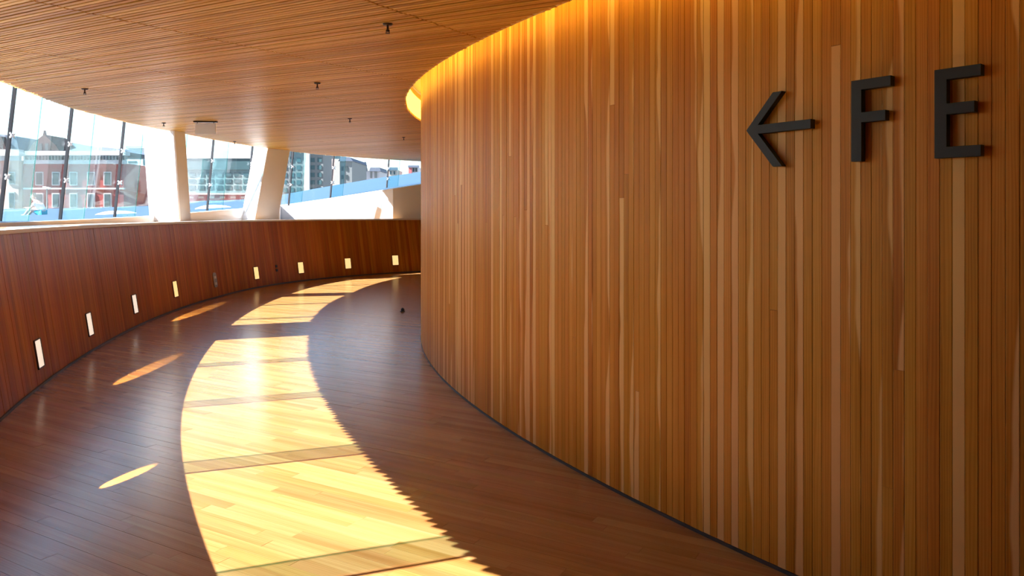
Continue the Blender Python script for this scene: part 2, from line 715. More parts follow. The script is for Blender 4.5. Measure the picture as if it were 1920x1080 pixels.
rc = lambda p: float(R_CEI(p))
RU = .25                                     # upstand sits this far outside the ceiling edge
nos = ring('trim_1', M_SILL, None, lambda p: [(rt(p) - .012, HP + .001), (rt(p) + .10, HP + .001), (rt(p) + .10, HP + .024), (rt(p) - .012, HP + .024)], PH, smooth=False)
tag(nos, 'pale grey nosing along the top of the low parapet', 'sill', kind='structure')
sill = ring('trim_2', M_FLOOR, None, lambda p: [(rt(p) + .101, HP - .03), (rc(p) + RU + .06, HP - .03), (rc(p) + RU + .06, HP + .018), (rt(p) + .101, HP + .018)], PH)
tag(sill, 'oak sill board behind the parapet nosing, under the windows', 'sill', kind='structure')

PB = np.arange(213, PHI1 + .01, 1.0)  # unseen wall, added to keep window light off the right wall
wb_ = ring('wall_light_block', M_WALL, None, lambda p: [(rt(p) + .02, HP + .026), (rt(p) + .10, HP + .026), (rt(p) + .16, zc(ycei(p)) + .2), (rt(p) + .08, zc(ycei(p)) + .2)], PB)
tag(wb_, 'unseen oak wall added to block window light beyond the left edge', 'wall', kind='structure')
mb = MB()  # cross wall added behind the camera against sky light
mb.sweep([[(*pol(r, 265.5), z), (*pol(r, 266.0), z)] [::1] + [(*pol(r, 266.0), z2), (*pol(r, 265.5), z2)] for r, z, z2 in ((R - .02, .001, 2.3), (11.2, .001, 2.3))])
tag(mb.build('wall_sky_block', M_WALL, None), 'unseen oak cross wall added behind the camera to keep out sky light', 'wall', kind='structure')

# ------------------------------------------------------------------ upstand and roof terrace outside
ux = [-600, -300, 0, 150, 285, 350, 455, 525, 600, 700, 790, 850, 950]
uy = [436, 427, 418, 412, 405, 399.5, 391, 385.5, 375, 359.5, 345.5, 335, 318]
oy = [399, 396, 392, 390, 386, 378, 374, 366, 352, 335, 322, 312, 296]
my = [424, 414, 405, 402, 396, 389, 383, 376, 364, 347, 334, 324, 308]
od = [50, 50, 50, 48, 46, 44, 40, 36, 30, 27, 26, 26, 26]
md = [18, 18, 18, 18, 18, 19, 20, 20, 19, 19, 19, 19, 19]
xs = sorted(list(np.linspace(-600, 950, 60)) + [524, 526, 736.5, 737.5])
wallA = 12.85
UP, TER = [], []
for x in xs:
    f_ = lambda arr: float(np.interp(x, ux, arr))
    if x < 525:
        iy = ray_curve(x, lambda t: R_CEI(t) + RU)[1]
    elif x < 737:
        iy = wallA
    else:                                        # turns the corner and follows the curve again
        k_ = (x - 960) / F
        k0 = (737 - 960) / F
        iy = wallA * (0.75 * k0 - 1) / (0.75 * k_ - 1)
    inner = ray_at(x, f_(uy), iy)
    n = Vector((inner[0] - CX, inner[1] - CY)).normalized()
    UP.append((inner, n))
    TER.append([(inner[0] + n.x * .055, inner[1] + n.y * .055, inner[2]), ray_at(x, f_(my), f_(md)), ray_at(x, f_(oy), f_(od))])
mb = MB()
mb.sweep([[(p[0], p[1], HP - .06), (p[0], p[1], p[2]), (p[0] + n.x * .06, p[1] + n.y * .06, p[2]), (p[0] + n.x * .06, p[1] + n.y * .06, HP - .06)] for p, n in UP])
up = mb.build('wall_outside', M_WHITE, None)
tag(up, 'white upstand rising to the right behind the window sill', 'wall', kind='structure')
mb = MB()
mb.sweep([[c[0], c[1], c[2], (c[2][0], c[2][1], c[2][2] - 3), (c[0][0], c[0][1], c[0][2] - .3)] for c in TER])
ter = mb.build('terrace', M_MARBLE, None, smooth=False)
tag(ter, 'sloping marble roof terrace outside the windows, coloured with the blue of the sky', 'terrace', kind='structure')

# ------------------------------------------------------------------ glazing
win = empty('window_1')
tag(win, 'leaning frameless glass facade with clear fins above the parapet', 'window', kind='structure')
GO = .55
GL = .11
rg = lambda t: R_CEI(t) + GO + .07
mull = []
for x in (8, 120, 221, 309, 392, 466, 543, 620, 724):
    gx, gy = ray_curve(x, rg)
    mull.append(ang(gx, gy))
d0 = mull[0] - mull[1]
left = [mull[0] + d0 * k for k in range(1, 9)]
right = [mull[-1] - (mull[-2] - mull[-1]) * k for k in range(1, 6)]
allm = sorted([m for m in left + mull + right if PHI0 + 1 < m < PHI1 - 1], reverse=True)


def gp(p, z, dr=0.0):
    zt = zc(ycei(p))
    r = rc(p) + GO + GL * (zt - z) + dr
    return (*pol(r, p), z)


def zbase(p):
    """terrace height at the foot of the glass."""
    x, y, _ = gp(p, 1.0)
    if y < .5:
        return .85
    px = 960 + F * x / y
    zi = 1 + (HZ - np.interp(px, ux, uy)) / F * y
    return float(zi) - .02


for a, b in zip(allm[:-1], allm[1:]):
    g = .08
    mb = MB()
    mb.sweep([[gp(a - g, zbase(a)), gp(a - g, zc(ycei(a)) + .55), gp(a - g, zc(ycei(a)) + .55, .012), gp(a - g, zbase(a), .012)],
              [gp(b + g, zbase(b)), gp(b + g, zc(ycei(b)) + .55), gp(b + g, zc(ycei(b)) + .55, .012), gp(b + g, zbase(b), .012)]])
    mb.build('pane', M_GLASS, win)


def radial_bar(p, z0, z1, r0, r1, w):
    """bar following the leaning glass line, spanning radii r0..r1 relative to the glass, w wide along the tangent."""
    secs = []
    for z in (z0, z1):
        loop = []
        for dr, sg in ((r0, -1), (r1, -1), (r1, 1), (r0, 1)):
            x, y, _ = gp(p, z, dr)
            t = math.radians(p)
            loop.append((x - math.sin(t) * sg * w / 2, y + math.cos(t) * sg * w / 2, z))
        secs.append(loop)
    return MB().sweep(secs)


def fin_bar(p, z0, z1, l0, l1, w, turn=40):
    """glass fin standing inside the facade, turned away from the radius towards the far end."""
    t = math.radians(p + 180 + turn)
    dx, dy = math.cos(t), math.sin(t)
    secs = []
    for z in (z0, z1):
        x, y, _ = gp(p, z, 0)
        secs.append([(x + dx * l - dy * e * w / 2, y + dy * l + dx * e * w / 2, z) for l, e in ((l0, -1), (l1, -1), (l1, 1), (l0, 1))])
    return MB().sweep(secs)


for m in allm:
    z0, z1 = zbase(m), zc(ycei(m)) + .5
    radial_bar(m, z0, z1, -.012, .018, .014).build('joint', M_DARKM, win)
    fin = fin_bar(m, z0 + .02, z1, .020, .20, .010).build('fin', M_FIN, win)
    fin_bar(m, z0 + .02, z1, .2005, .208, .012).build('fin_edge', M_FINEDGE, fin)
    for fz in (.42, .78):
        z = z0 + (zc(ycei(m)) - z0) * fz
        c = gp(m, z, -.02)
        t = math.radians(m)
        mb = MB()
        for sg in (-1, 1):
            for dz in (-1, 1):
                mb.sweep([[(c[0] - math.sin(t) * sg * k * .032 + math.cos(t) * e * .006, c[1] + math.cos(t) * sg * k * .032 + math.sin(t) * e * .006, z + dz * k * .018 + h)
                           for e, h in ((-1, -.006), (1, -.006), (1, .006), (-1, .006))] for k in (0, 1)])
        mb.lathe((c[0], c[1], z - .016), [(.001, 0), (.015, .002), (.015, .030), (.001, .032)], 10)
        mb.build('spider_fitting', M_WHITE, win)

# ------------------------------------------------------------------ leaning white columns


def column(name, label, bot, top, wl, wr, rot, group=None):
    """four-sided tapering column between two plan points; rot turns the section."""
    o = empty(name, (bot[0] * S, bot[1] * S, bot[2] * S))
    c, s = math.cos(rot), math.sin(rot)

    def sec(pt, k=1.0, ins=0.0):
        hl, hr = wl / 2 * k - ins, wr / 2 * k - ins
        b = .012
        loc = [(-hl, -hr + b), (-hl + b, -hr), (hl - b, -hr), (hl, -hr + b), (hl, hr - b), (hl - b, hr), (-hl + b, hr), (-hl, hr - b)]
        return [(pt[0] - bot[0] + x * c - y * s, pt[1] - bot[1] + x * s + y * c, pt[2] - bot[2]) for x, y in loc]
    MB().sweep([sec(bot), sec(top)]).build('shaft', M_WHITE, o)
    MB().sweep([sec((bot[0], bot[1], bot[2]), 1.06), sec((bot[0], bot[1], bot[2] + .012), 1.06)]).build('base_plate', M_SILL, o)
    tag(o, label, 'column', group)
    return o


def on_curve(x, y, off):
    c = ray_curve(x, lambda t: R_CEI(t) + off)
    return ray_at(x, y, c[1])


def extend(bot, top, z):
    k = (z - bot[2]) / (top[2] - bot[2])
    return tuple(bot[i] + (top[i] - bot[i]) * k for i in range(3))


b1 = on_curve(319, 411, .10)
t1 = on_curve(308, 250, .10)
b1 = extend(b1, t1, HP + .018)
column('column', 'broad white column with wide sunlit face, left of the two leaning columns', b1, extend(b1, t1, 2.6), .42, .20, math.radians(-14), 'leaning white columns')
b2 = on_curve(487, 411, .08)
t2 = on_curve(510, 282, .08)
b2 = extend(b2, t2, HP + .018)
column('column', 'white column leaning right with a broad grey shaded side, beside the rising upstand', b2, extend(b2, t2, 2.6), .30, .44, math.radians(-32), 'leaning white columns')
sg = 2.75  # unseen column added to cast the wide gap in the floor sun
zc3 = .80
xg, yg = -2.2 - math.cos(SUN_TH) * sg, 6.35 - math.sin(SUN_TH) * sg
column('column', 'massive white column, unseen, added outside the glass to shade the floor', (xg, yg, zc3), (xg, yg, 4.2), .34, .80, SUN_TH)

# ================================================================== LETTERS AND ARROW ON THE ROUND WALL


def ray_wall(px, py):
    k = (px - 960) / F
    A = k * k + 1
    B = -2 * (k * CX + CY)
    C_ = CX * CX + CY * CY - R * R
    d = (-B - math.sqrt(B * B - 4 * A * C_)) / (2 * A)
    x = k * d
    return ang(x, d), 1 + (HZ - py) / F * d


def wall_sign(name, label, cat, outline_list, pc, zc_):
    """outline polygons in (s, z) design units about the point (angle pc, height zc_) on the wall; 3 cm thick."""
    t = math.radians(pc)
    o_loc = (CX + R * math.cos(t), CY + R * math.sin(t))
    tx, ty = -math.sin(t), math.cos(t)
    nx, ny = math.cos(t), math.sin(t)
    bm = bmesh.new()
    for out in outline_list:
        vs = []
        for dep in (.006, .026):
            vs.append([bm.verts.new(((o_loc[0] + tx * a + nx * dep) * S, (o_loc[1] + ty * a + ny * dep) * S, (zc_ + b) * S)) for a, b in out])
        n = len(out)
        bm.faces.new(vs[1])
        bm.faces.new(list(reversed(vs[0])))
        for i in range(n):
            j = (i + 1) % n
            bm.faces.new((vs[0][i], vs[0][j], vs[1][j], vs[1][i]))
    bmesh.ops.recalc_face_normals(bm, faces=bm.faces)
    be = bmesh.ops.bevel(bm, geom=bm.edges[:], offset=.0008, segments=1, affect='EDGES')
    me = bpy.data.meshes.new(name)
    bm.to_mesh(me)
    bm.free()
    o = obj(name, me, M_BLACK)
    tag(o, label, cat, 'black wayfinding characters on the curved wall')
    return o


# letter sizes measured on the wall: s grows towards the camera (to the right)
def wall_px(px, py, pc):
    a, z = ray_wall(px, py)
    return math.radians(a - pc) * R, z


pE, zE0 = ray_wall(1808, 297)
eL, eB = wall_px(1761, 298, pE)
eR, _ = wall_px(1848, 290, pE)
_, eT = wall_px(1761, 134, pE)
w = .0265
h = eT - eB
m0 = h * .485
E_out = [(eL, 0), (eR, 0), (eR, w * .95), (eL + w, w * .95), (eL + w, m0), (eR - .013, m0), (eR - .013, m0 + w * .95), (eL + w, m0 + w * .95),
         (eL + w, h - w * .95), (eR, h - w * .95), (eR, h), (eL, h)]
wall_sign('letter_e', 'black raised letter E on the curved oak wall', 'letter', [E_out], pE, eB)
pF, _ = ray_wall(1645, 300)
fL, fB = wall_px(1606, 304, pF)
fR, _ = wall_px(1680, 290, pF)
_, fT = wall_px(1606, 154, pF)
h = fT - fB
m0 = h * .475
F_out = [(fL, 0), (fL + w, 0), (fL + w, m0), (fR - .013, m0), (fR - .013, m0 + w * .95), (fL + w, m0 + w * .95), (fL + w, h - w * .95), (fR, h - w * .95), (fR, h), (fL, h)]
wall_sign('letter_f', 'black raised letter F on the curved oak wall', 'letter', [F_out], pF, fB)
pA, zA = ray_wall(1470, 243)
tipx, _ = wall_px(1410, 246, pA)
shx, _ = wall_px(1531, 238, pA)
hx, hz1 = wall_px(1477, 172, pA)
_, hz0 = wall_px(1477, 312, pA)
_, tz = wall_px(1410, 246, pA)
up_, dn = hz1 - tz, hz0 - tz
ww = .0245
A_out = [(tipx, 0), (hx - .030, up_), (hx, up_), (tipx + .040, ww / 2), (shx, ww / 2), (shx, -ww / 2), (tipx + .040, -ww / 2), (hx, dn), (hx - .030, dn)]
wall_sign('arrow_sign', 'black raised arrow pointing left on the curved oak wall', 'sign', [A_out], pA, tz)

# ================================================================== RECESSED LIGHTS IN THE PARAPET
M_SLOT_W = plain('lamp_diffuser', (.9, .8, .55), .5, emit=(1.0, .66, .26), estr=.85, noise=.25, nscale=14)
M_SLOT_D = plain('lamp_diffuser_cool', (.9, .88, .8), .5, emit=(1.0, .90, .76), estr=.62, noise=.15, nscale=14)
M_FRAME = plain('lamp_frame', (.05, .032, .02), .4, .5)


def para_frame(px, py):
    z = .2
    for _ in range(6):
        x, y = ray_curve(px, lambda t: R_OUT(t) + LEAN * z)
        z = 1 + (HZ - py) / F * y
    p = ang(x, y)
    q1, q0 = pol(ro(p + .2) + LEAN * z, p + .2), pol(ro(p - .2) + LEAN * z, p - .2)
    t = Vector((q1[0] - q0[0], q1[1] - q0[1], 0)).normalized()
    n_out = Vector((t.y, -t.x, 0))
    if n_out.dot(Vector((x - CX, y - CY, 0))) < 0:
        n_out = -n_out
    u = (Vector((0, 0, 1)) + n_out * LEAN).normalized()
    nin = t.cross(u)
    if nin.dot(n_out) > 0:
        nin = -nin
    return Vector((x, y, z)), t, u, nin


def plate(c, t, u, n, w, h, d0, d1):
    return MB().sweep([[tuple(c + t * a * w / 2 + u * b * h / 2 + n * d) for a, b in ((-1, -1), (1, -1), (1, 1), (-1, 1))] for d in (d0, d1)])


slots = [(72, 663, 'nearest, at the left edge of the view'), (167, 608, 'second from the left edge'), (252, 570, 'third from the left edge'),
         (328, 542, 'left of the steel plate'), (480, 512, 'right of the steel plate'), (563.5, 502, 'right of the black socket'),
         (652, 494, 'second from the far end'), (741, 488, 'farthest, beside the tall wall')]


def wall_light(fr_, label, m_, glint_spot=None):
    c, t, u, n = fr_
    o = empty('wall_light', tuple(c * S))
    z3 = Vector((0, 0, 0))
    W_, H_ = .120, .165
    fr = MB()
    for sx, sy, ww_, hh_ in ((-1, 0, .007, H_), (1, 0, .007, H_), (0, -1, W_, .007), (0, 1, W_, .007)):
        cc = t * (sx * W_ / 2) + u * (sy * H_ / 2)
        fr.sweep([[tuple(cc + t * a * ww_ / 2 + u * b * hh_ / 2 + n * d) for a, b in ((-1, -1), (1, -1), (1, 1), (-1, 1))] for d in (.0012, .009)])
    fr.build('frame', M_FRAME, o)
    plate(z3, t, u, n, W_ - .007, H_ - .007, .0012, .005).build('diffuser', m_, o)
    tag(o, label, 'wall light', 'small lamps along the parapet')
    if glint_spot:                                   # added spot standing in for a sun glint on the floor
        ld = bpy.data.lights.new('glint_spot', 'SPOT')
        ld.energy = glint_spot[2]
        ld.color = (1.0, .72, .36)
        ld.spot_size = math.radians(4.2)
        ld.spot_blend = .35
        ld.shadow_soft_size = .004
        lo = bpy.data.objects.new('glint_spot', ld)
        st = n * .03
        lo.location = st * S
        lo.rotation_euler = (Vector((glint_spot[0], glint_spot[1], 0)) - c - st).to_track_quat('-Z', 'Y').to_euler()
        link(lo, o)
    return o


def para_at(yy, z):
    for p in np.arange(150, 245, .05):
        x, y = pol(ro(p) + LEAN * z, p)
        if y < yy:
            break
    q1, q0 = pol(ro(p + .2) + LEAN * z, p + .2), pol(ro(p - .2) + LEAN * z, p - .2)
    t = Vector((q1[0] - q0[0], q1[1] - q0[1], 0)).normalized()
    no = Vector((x - CX, y - CY, 0)).normalized()
    no = (no - t * no.dot(t)).normalized()
    u = (Vector((0, 0, 1)) + no * LEAN).normalized()
    nin = t.cross(u)
    return Vector((x, y, z)), t, u, (-nin if nin.dot(no) > 0 else nin)


GLINT_POWER = 3000.0  # power of the added spots that draw sun glints on the floor
for i, (x, y, wh) in enumerate(slots):
    wall_light(para_frame(x, y), 'small lit rectangular lamp in the parapet, ' + wh, M_SLOT_D if i < 3 else M_SLOT_W, (-3.18, 7.45, GLINT_POWER * 2.5) if i == 1 else None)
wall_light(para_at(3.1, .19), 'unseen rectangular lamp added to the parapet for a floor glint, first beyond left edge', M_SLOT_D, (-2.335, 4.71, GLINT_POWER * 1.8))  # this lamp and the next are added to hold glint spots
wall_light(para_at(2.0, .19), 'unseen rectangular lamp added to the parapet for a floor glint, second beyond left edge', M_SLOT_D, (-1.465, 2.83, GLINT_POWER))
c, t, u, n = para_frame(402.5, 525)
o = empty('wall_plate', tuple(c * S))
z3 = Vector((0, 0, 0))
secs = []
for d, k in ((.0012, 1), (.008, 1), (.011, .86)):
    secs.append([tuple(t * (.05 * k * math.copysign(abs(math.cos(a)) ** .5, math.cos(a))) + u * (.088 * k * math.copysign(abs(math.sin(a)) ** .5, math.sin(a))) + n * d) for a in np.linspace(0, 2 * math.pi, 25)[:-1]])
MB().sweep(secs).build('plate', M_STEEL, o)
for sy in (-.045, .03):
    plate(u * sy, t, u, n, .050, .030, .011, .0125).build('cover', M_SILL, o)
tag(o, 'unlit grey steel plate with rounded corners set in the parapet', 'wall plate')
c, t, u, n = para_frame(518, 503)
o = empty('wall_socket', tuple(c * S))
for sy in (-.028, .028):
    q = plate(u * sy, t, u, n, .04, .036, .0012, .010).build('socket_cover', M_BLACK, o)
tag(o, 'small black double socket on the parapet between two lamps', 'socket')

# ================================================================== CEILING FITTINGS
for (x, y), wh in zip([(727, 44), (595, 155), (159, 166), (307, 230), (440, 265), (656, 222), (757, 257)],
                      ['nearest the camera', 'in the middle of the ceiling', 'near the left window', 'left of the white hanging sign',
                       'at the window edge above the columns', 'small, right of the middle', 'farthest, beside the round wall']):
    c = ray_ceiling(x, y)
    o = empty('sprinkler', (c[0] * S, c[1] * S, c[2] * S))
    MB().lathe((0, 0, -.008), [(.001, 0), (.016, 0), (.021, .004), (.021, .007), (.001, .0075)], 20).build('rosette', M_BRONZE, o, True)
    MB().lathe((0, 0, -.034), [(.001, 0), (.006, 0), (.006, .008), (.0045, .010), (.0045, .026), (.001, .026)], 12).build('body', M_BRONZE, o)
    for sg in (-1, 1):
        MB().box(sg * .0065 - .0012, sg * .0065 + .0012, -.0015, .0015, -.040, -.026).build('arm', M_BRONZE, o)
    MB().lathe((0, 0, -.0415), [(.001, 0), (.0095, 0), (.0095, .0018), (.001, .0018)], 14).build('deflector', M_BRONZE, o)
    tag(o, 'dark metal fire sprinkler under the slat ceiling, ' + wh, 'sprinkler', 'ceiling sprinklers')

c = ray_ceiling(385.5, 227)
o = empty('hanging_sign', (c[0] * S, c[1] * S, c[2] * S))
MB().box(-.113, .113, -.02, .02, -.014, -.0005).build('mounting_rail', M_BRONZE, o)
MB().box(-.100, .100, -.006, .006, -.130, -.022).build('panel', M_WHITE, o)
for x in (-.08, .08):
    MB().box(x - .004, x + .004, -.004, .004, -.022, -.014).build('bracket', M_BRONZE, o)
tag(o, 'blank white rectangular sign panel hanging from the slat ceiling', 'sign')

# small dark stop on the floor
x, y = ray_floor(755, 584)
o = empty('floor_stop', (x * S, y * S, .0005 * S))
MB().lathe((0, 0, 0), [(.001, 0), (.026, 0), (.027, .004), (.022, .007), (.001, .007)], 20).build('base', M_DARKM, o, True)
MB().lathe((0, 0, .007), [(.001, 0), (.017, 0), (.018, .012), (.013, .024), (.005, .030), (.001, .031)], 20).build('knob', M_BLACK, o, True)
tag(o, 'small dark round door stop standing on the bare floor', 'door stop')

# ================================================================== OUTSIDE
M_STONE_G = plain('city_paving', (.35, .36, .37), .8, noise=.1)
M_BRICK = plain('red_brick', (.21, .045, .042), .8, noise=.15, nscale=2, spec=.1)
M_BRICKP = plain('pale_pink', (.46, .30, .26), .8, noise=.08, spec=.1)  # on the corner wing it paints the glass fin's brightening of the brick
M_STONE = plain('pale_stone', (.36, .36, .38), .7, noise=.06, spec=.1)
M_SLATE = plain('slate_roof', (.10, .12, .16), .7, noise=.12, spec=.1)
M_BROWN = plain('dark_gable', (.05, .03, .03), .7, noise=.12, spec=.1)
M_WPANE = plain('window_glass', (.035, .05, .055), .5, noise=.1, spec=.1)
M_CONC = plain('pale_concrete', (.46, .49, .51), .7, noise=.05, spec=.1)
M_GREY = plain('grey_cladding', (.15, .16, .16), .7, noise=.1, spec=.1)
M_TEAL = plain('teal_glass', (.045, .09, .10), .5, noise=.15, spec=.1)
M_TEALP = plain('pale_teal_cladding', (.17, .24, .24), .5, noise=.1, spec=.1)
M_RED = plain('red_awning', (.34, .10, .10), .7, noise=.08, spec=.1)


def P(x, y, d):
    return ray_at(x, y, d)


def pbox(x0, x1, y0, y1, d, depth, name, m, parent, base):
    """box whose front face spans pixel columns x0..x1 and rows y0..y1 at distance d; parented with local coordinates."""
    a, b = P(x0, y1, d), P(x1, y0, d)
    return MB().box(a[0] - base[0], b[0] - base[0], d - base[1], d + depth - base[1], a[2] - base[2], b[2] - base[2]).build(name, m, parent)


ZG = -1.5
grd = MB()
grd.sweep([[(-160, 19, ZG), (60, 19, ZG), (60, 19, ZG - .5), (-160, 19, ZG - .5)], [(-160, 190, ZG), (60, 190, ZG), (60, 190, ZG - .5), (-160, 190, ZG - .5)]])
tag(grd.build('ground', M_STONE_G, None), 'pale paved city ground beyond the roof terrace', 'ground', kind='structure')


def building(name, label, d, x0, x1, y0, y1, m, depth, wins=(), wm=None, frame=None, cat='building', bands=()):
    a = P((x0 + x1) / 2, y1, d)
    base = (a[0], d, a[2])
    base = (a[0], d, ZG)
    o = empty(name, tuple(c * S for c in base))
    b_ = P(x1, y0, d)
    MB().box(P(x0, y1, d)[0] - base[0], b_[0] - base[0], 0, depth, 0, b_[2] - ZG).build('wall', m, o)
    for (u0, u1, v0, v1) in wins:
        if frame:
            f_ = pbox(u0 - 1.6, u1 + 1.6, v0 - 2, v1 + 1.6, d - .12, .13, 'window', frame, o, base)
            pbox(u0, u1, v0, v1, d - .16, .05, 'pane', wm or M_WPANE, f_, base)
        else:
            pbox(u0, u1, v0, v1, d - .06, .08, 'window', wm or M_WPANE, o, base)
    for (u0, u1, v0, v1, mm, nm, pr) in bands:
        pbox(u0, u1, v0, v1, d - pr, pr + .05, nm, mm, o, base)
    tag(o, label, cat)
    return o, base


D = 62
wins = []
for cx in (73, 104, 137, 170, 201):
    wins += [(cx - 5.5, cx + 5.5, 324, 346), (cx - 5.5, cx + 5.5, 364, 388)]
o, base = building('brick_building', 'red brick two-storey building with white cornice and dark gable', D, 42.5, 232, 306, 398, M_BRICK, 9, wins, frame=M_STONE,
                   bands=[(44, 234, 300, 307, M_STONE, 'cornice', .35), (46, 235, 283, 291, M_STONE, 'eaves_board', .7), (44, 234, 291, 300, M_CONC, 'frieze', .2),
                          (43, 232, 352, 355, M_STONE, 'string_course', .15)])
for k in range(32):
    pbox(47 + k * 6, 50 + k * 6, 292, 299, D - .45, .26, 'dentil', M_GREY, o, base)


def pprism(pts, d, depth, name, m, parent, base):
    secs = []
    for dd in (0, depth):
        secs.append([(P(x, y, d)[0] - base[0], d + dd - base[1], P(x, y, d)[2] - base[2]) for x, y in pts])
    return MB().sweep(secs).build(name, m, parent)


g = pprism([(53, 284), (112, 284), (104, 272), (82, 252), (62, 268)], D - .6, 3, 'gable', M_BROWN, o, base)
pprism([(80, 254), (84, 254), (82, 244)], D - .5, .3, 'finial', M_BROWN, o, base)
for a_, b_ in ((72, 78), (84, 90)):
    pbox(a_, b_, 269, 282, D - .66, .1, 'gable_window', M_WPANE, o, base)
rf = MB()
a0, a1, a2, a3 = P(43, 284, D), P(190, 284, D), P(118, 270, D), P(36, 252, D)
rf.sweep([[(a0[0] - base[0], 0, a0[2] - base[2]), (a0[0] - base[0], 4, a3[2] - base[2]), (a0[0] - base[0], 9, a0[2] - base[2])],
          [(a2[0] - base[0], 0, a0[2] - base[2]), (a2[0] - base[0], 4, a3[2] - base[2] - .6), (a2[0] - base[0], 9, a0[2] - base[2])],
          [(P(232, 284, D)[0] - base[0], 0, a0[2] - base[2]), (a1[0] - base[0], 4, a2[2] - base[2] - .1), (P(232, 284, D)[0] - base[0], 9, a0[2] - base[2])]])
rf.build('roof', M_SLATE, o)

o, base = building('corner_pavilion', 'corner wing of the brick building, coloured pale by the glass fin before it', D - .4, -60, 35, 300, 398, M_BRICKP, 11,
                   [(17, 26, 324, 344), (17, 25, 362, 390), (-16, -7, 324, 344), (-16, -7, 362, 390)], frame=M_STONE,
                   bands=[(-60, 35.5, 280, 292, M_STONE, 'eaves_board', .6), (-60, 35.5, 292, 301, M_STONE, 'cornice', .3)])
pprism([(-60, 280), (35, 280), (30, 256), (8, 252), (-60, 252)], D - .35, 8, 'roof', M_SLATE, o, base)
pprism([(-14, 281), (13, 281), (2, 256), (-3, 256)], D - .9, 2, 'dormer', M_BROWN, o, base)

building('white_tower_block', 'white office block with stacked dark windows left of the broad column', 90, 236, 300, 276, 392, M_CONC, 8,
         [(268, 277, 295, 312), (268, 279, 322, 330), (268, 280, 340, 349), (268, 281, 352, 357), (240, 256, 302, 306), (240, 256, 318, 322), (240, 256, 334, 338)], wm=M_TEAL,
         bands=[(236, 300, 274, 278, M_STONE, 'roof_edge', .4)])
building('market_hall', 'low red roofed hall in front of the white office block', 72, 230, 300, 356, 394, M_CONC, 4,
         [(233, 243, 361, 367), (246, 262, 360, 368), (265, 276, 372, 377)], wm=M_TEAL, bands=[(230, 300, 351, 357, M_RED, 'awning', 1.0), (230, 300, 368, 372, M_RED, 'awning', .8)])
tw = [(354 + 17 * i, 366 + 17 * i, 324 + 12 * j, 331 + 12 * j) for i in range(7) for j in range(3)]
building('teal_office', 'teal glass office building with white roof band between the columns', 80, 346, 476, 284, 392, M_TEALP, 10, tw, wm=M_TEAL,
         bands=[(346, 476, 283, 297, M_CONC, 'roof_band', .3), (346, 476, 298, 318, M_TEAL, 'glass_band', .2)])
building('low_terrace_building', 'long low pink wall in front of the teal office building', 66, 346, 470, 364, 392, M_RED, 3,
         [(352 + 20 * i, 362 + 20 * i, 368, 372) for i in range(6)], wm=M_BRICKP, bands=[(346, 470, 362, 365, M_BRICKP, 'coping', .3)])
gw = [(530 + 13 * i, 538 + 13 * i, 296 + 14 * j, 304 + 14 * j) for i in range(6) for j in range(5)]
building('grey_office', 'grey concrete office block right of the second column', 78, 526, 606, 276, 392, M_GREY, 8, gw, wm=M_TEAL,
         bands=[(570, 580, 276, 392, M_CONC, 'pier', .4), (526, 606, 274, 280, M_CONC, 'roof_edge', .4)])
o, base = building('gabled_house', 'tall grey gabled house above the roof terrace', 70, 636, 660, 300, 390, M_GREY, 7,
                   [(640, 644, 312, 320), (648, 652, 312, 320), (640, 644, 328, 336), (648, 652, 328, 336)], wm=M_WPANE, bands=[(622, 637, 298, 392, M_BRICKP, 'side_wing', .2)])
pprism([(634, 302), (662, 302), (656, 295), (640, 293)], 69.8, 7, 'roof', M_SLATE, o, base)
o, base = building('spired_church', 'small pale church with a dark spire behind the windows', 110, 668, 712, 320, 380, M_STONE, 8,
                   [(672, 677, 322, 334), (694, 698, 322, 334), (702, 707, 322, 334)], wm=M_GREY)
pprism([(680, 321), (687, 321), (683.5, 303)], 109.5, 1.2, 'spire', M_SLATE, o, base)
pprism([(666, 321), (678, 321), (672, 312)], 109.5, 6, 'gable', M_GREY, o, base)
pprism([(692, 321), (714, 321), (712, 314), (694, 314)], 109.5, 6, 'roof', M_SLATE, o, base)
building('yellow_house', 'little cream house right of the church', 100, 728, 744, 318, 380, M_BRICKP, 5, [(731, 734, 321, 327), (738, 741, 321, 327)], bands=[(727, 745, 314, 319, M_SLATE, 'roof', .4)])
building('red_house', 'little red and grey house at the right end of the windows', 95, 766, 784, 313, 380, M_STONE, 5, [(774, 777, 315, 322), (779, 782, 315, 322)],
         bands=[(766, 772, 314, 326, M_RED, 'red_bay', .4), (765, 785, 310, 314, M_SLATE, 'roof', .5)])

# white mounds on the terrace


def mound(x, y, d, w, h, label):
    c = P(x, y, d)
    px_e = F / d
    r, hh = w / px_e / 2, h / px_e
    mb = MB()
    secs = []
    for k in range(8):
        f_ = k / 7
        rad = r * (1 - f_ ** 1.5) + .01
        secs.append([(rad * math.cos(t) * (1 + .12 * math.sin(3 * t + x)), rad * math.sin(t) * .8 * (1 + .1 * math.cos(2 * t + x)), hh * (math.sin(f_ * 1.57)) - .05) for t in np.linspace(0, 2 * math.pi, 29)[:-1]])
    mb.sweep(secs)
    o = mb.build('roof_mound', M_MOUND, None, True)
    o.location = (c[0] * S, c[1] * S, c[2] * S)
    tag(o, label, 'mound', 'white mounds on the roof terrace')


mound(402, 394, 14, 86, 15, 'low white mound on the terrace between the two columns')
mound(222, 403, 14, 90, 13, 'low white mound on the terrace left of the broad column')
mound(20, 414, 12, 70, 9, 'flat white mound on the terrace by the left edge of the view')

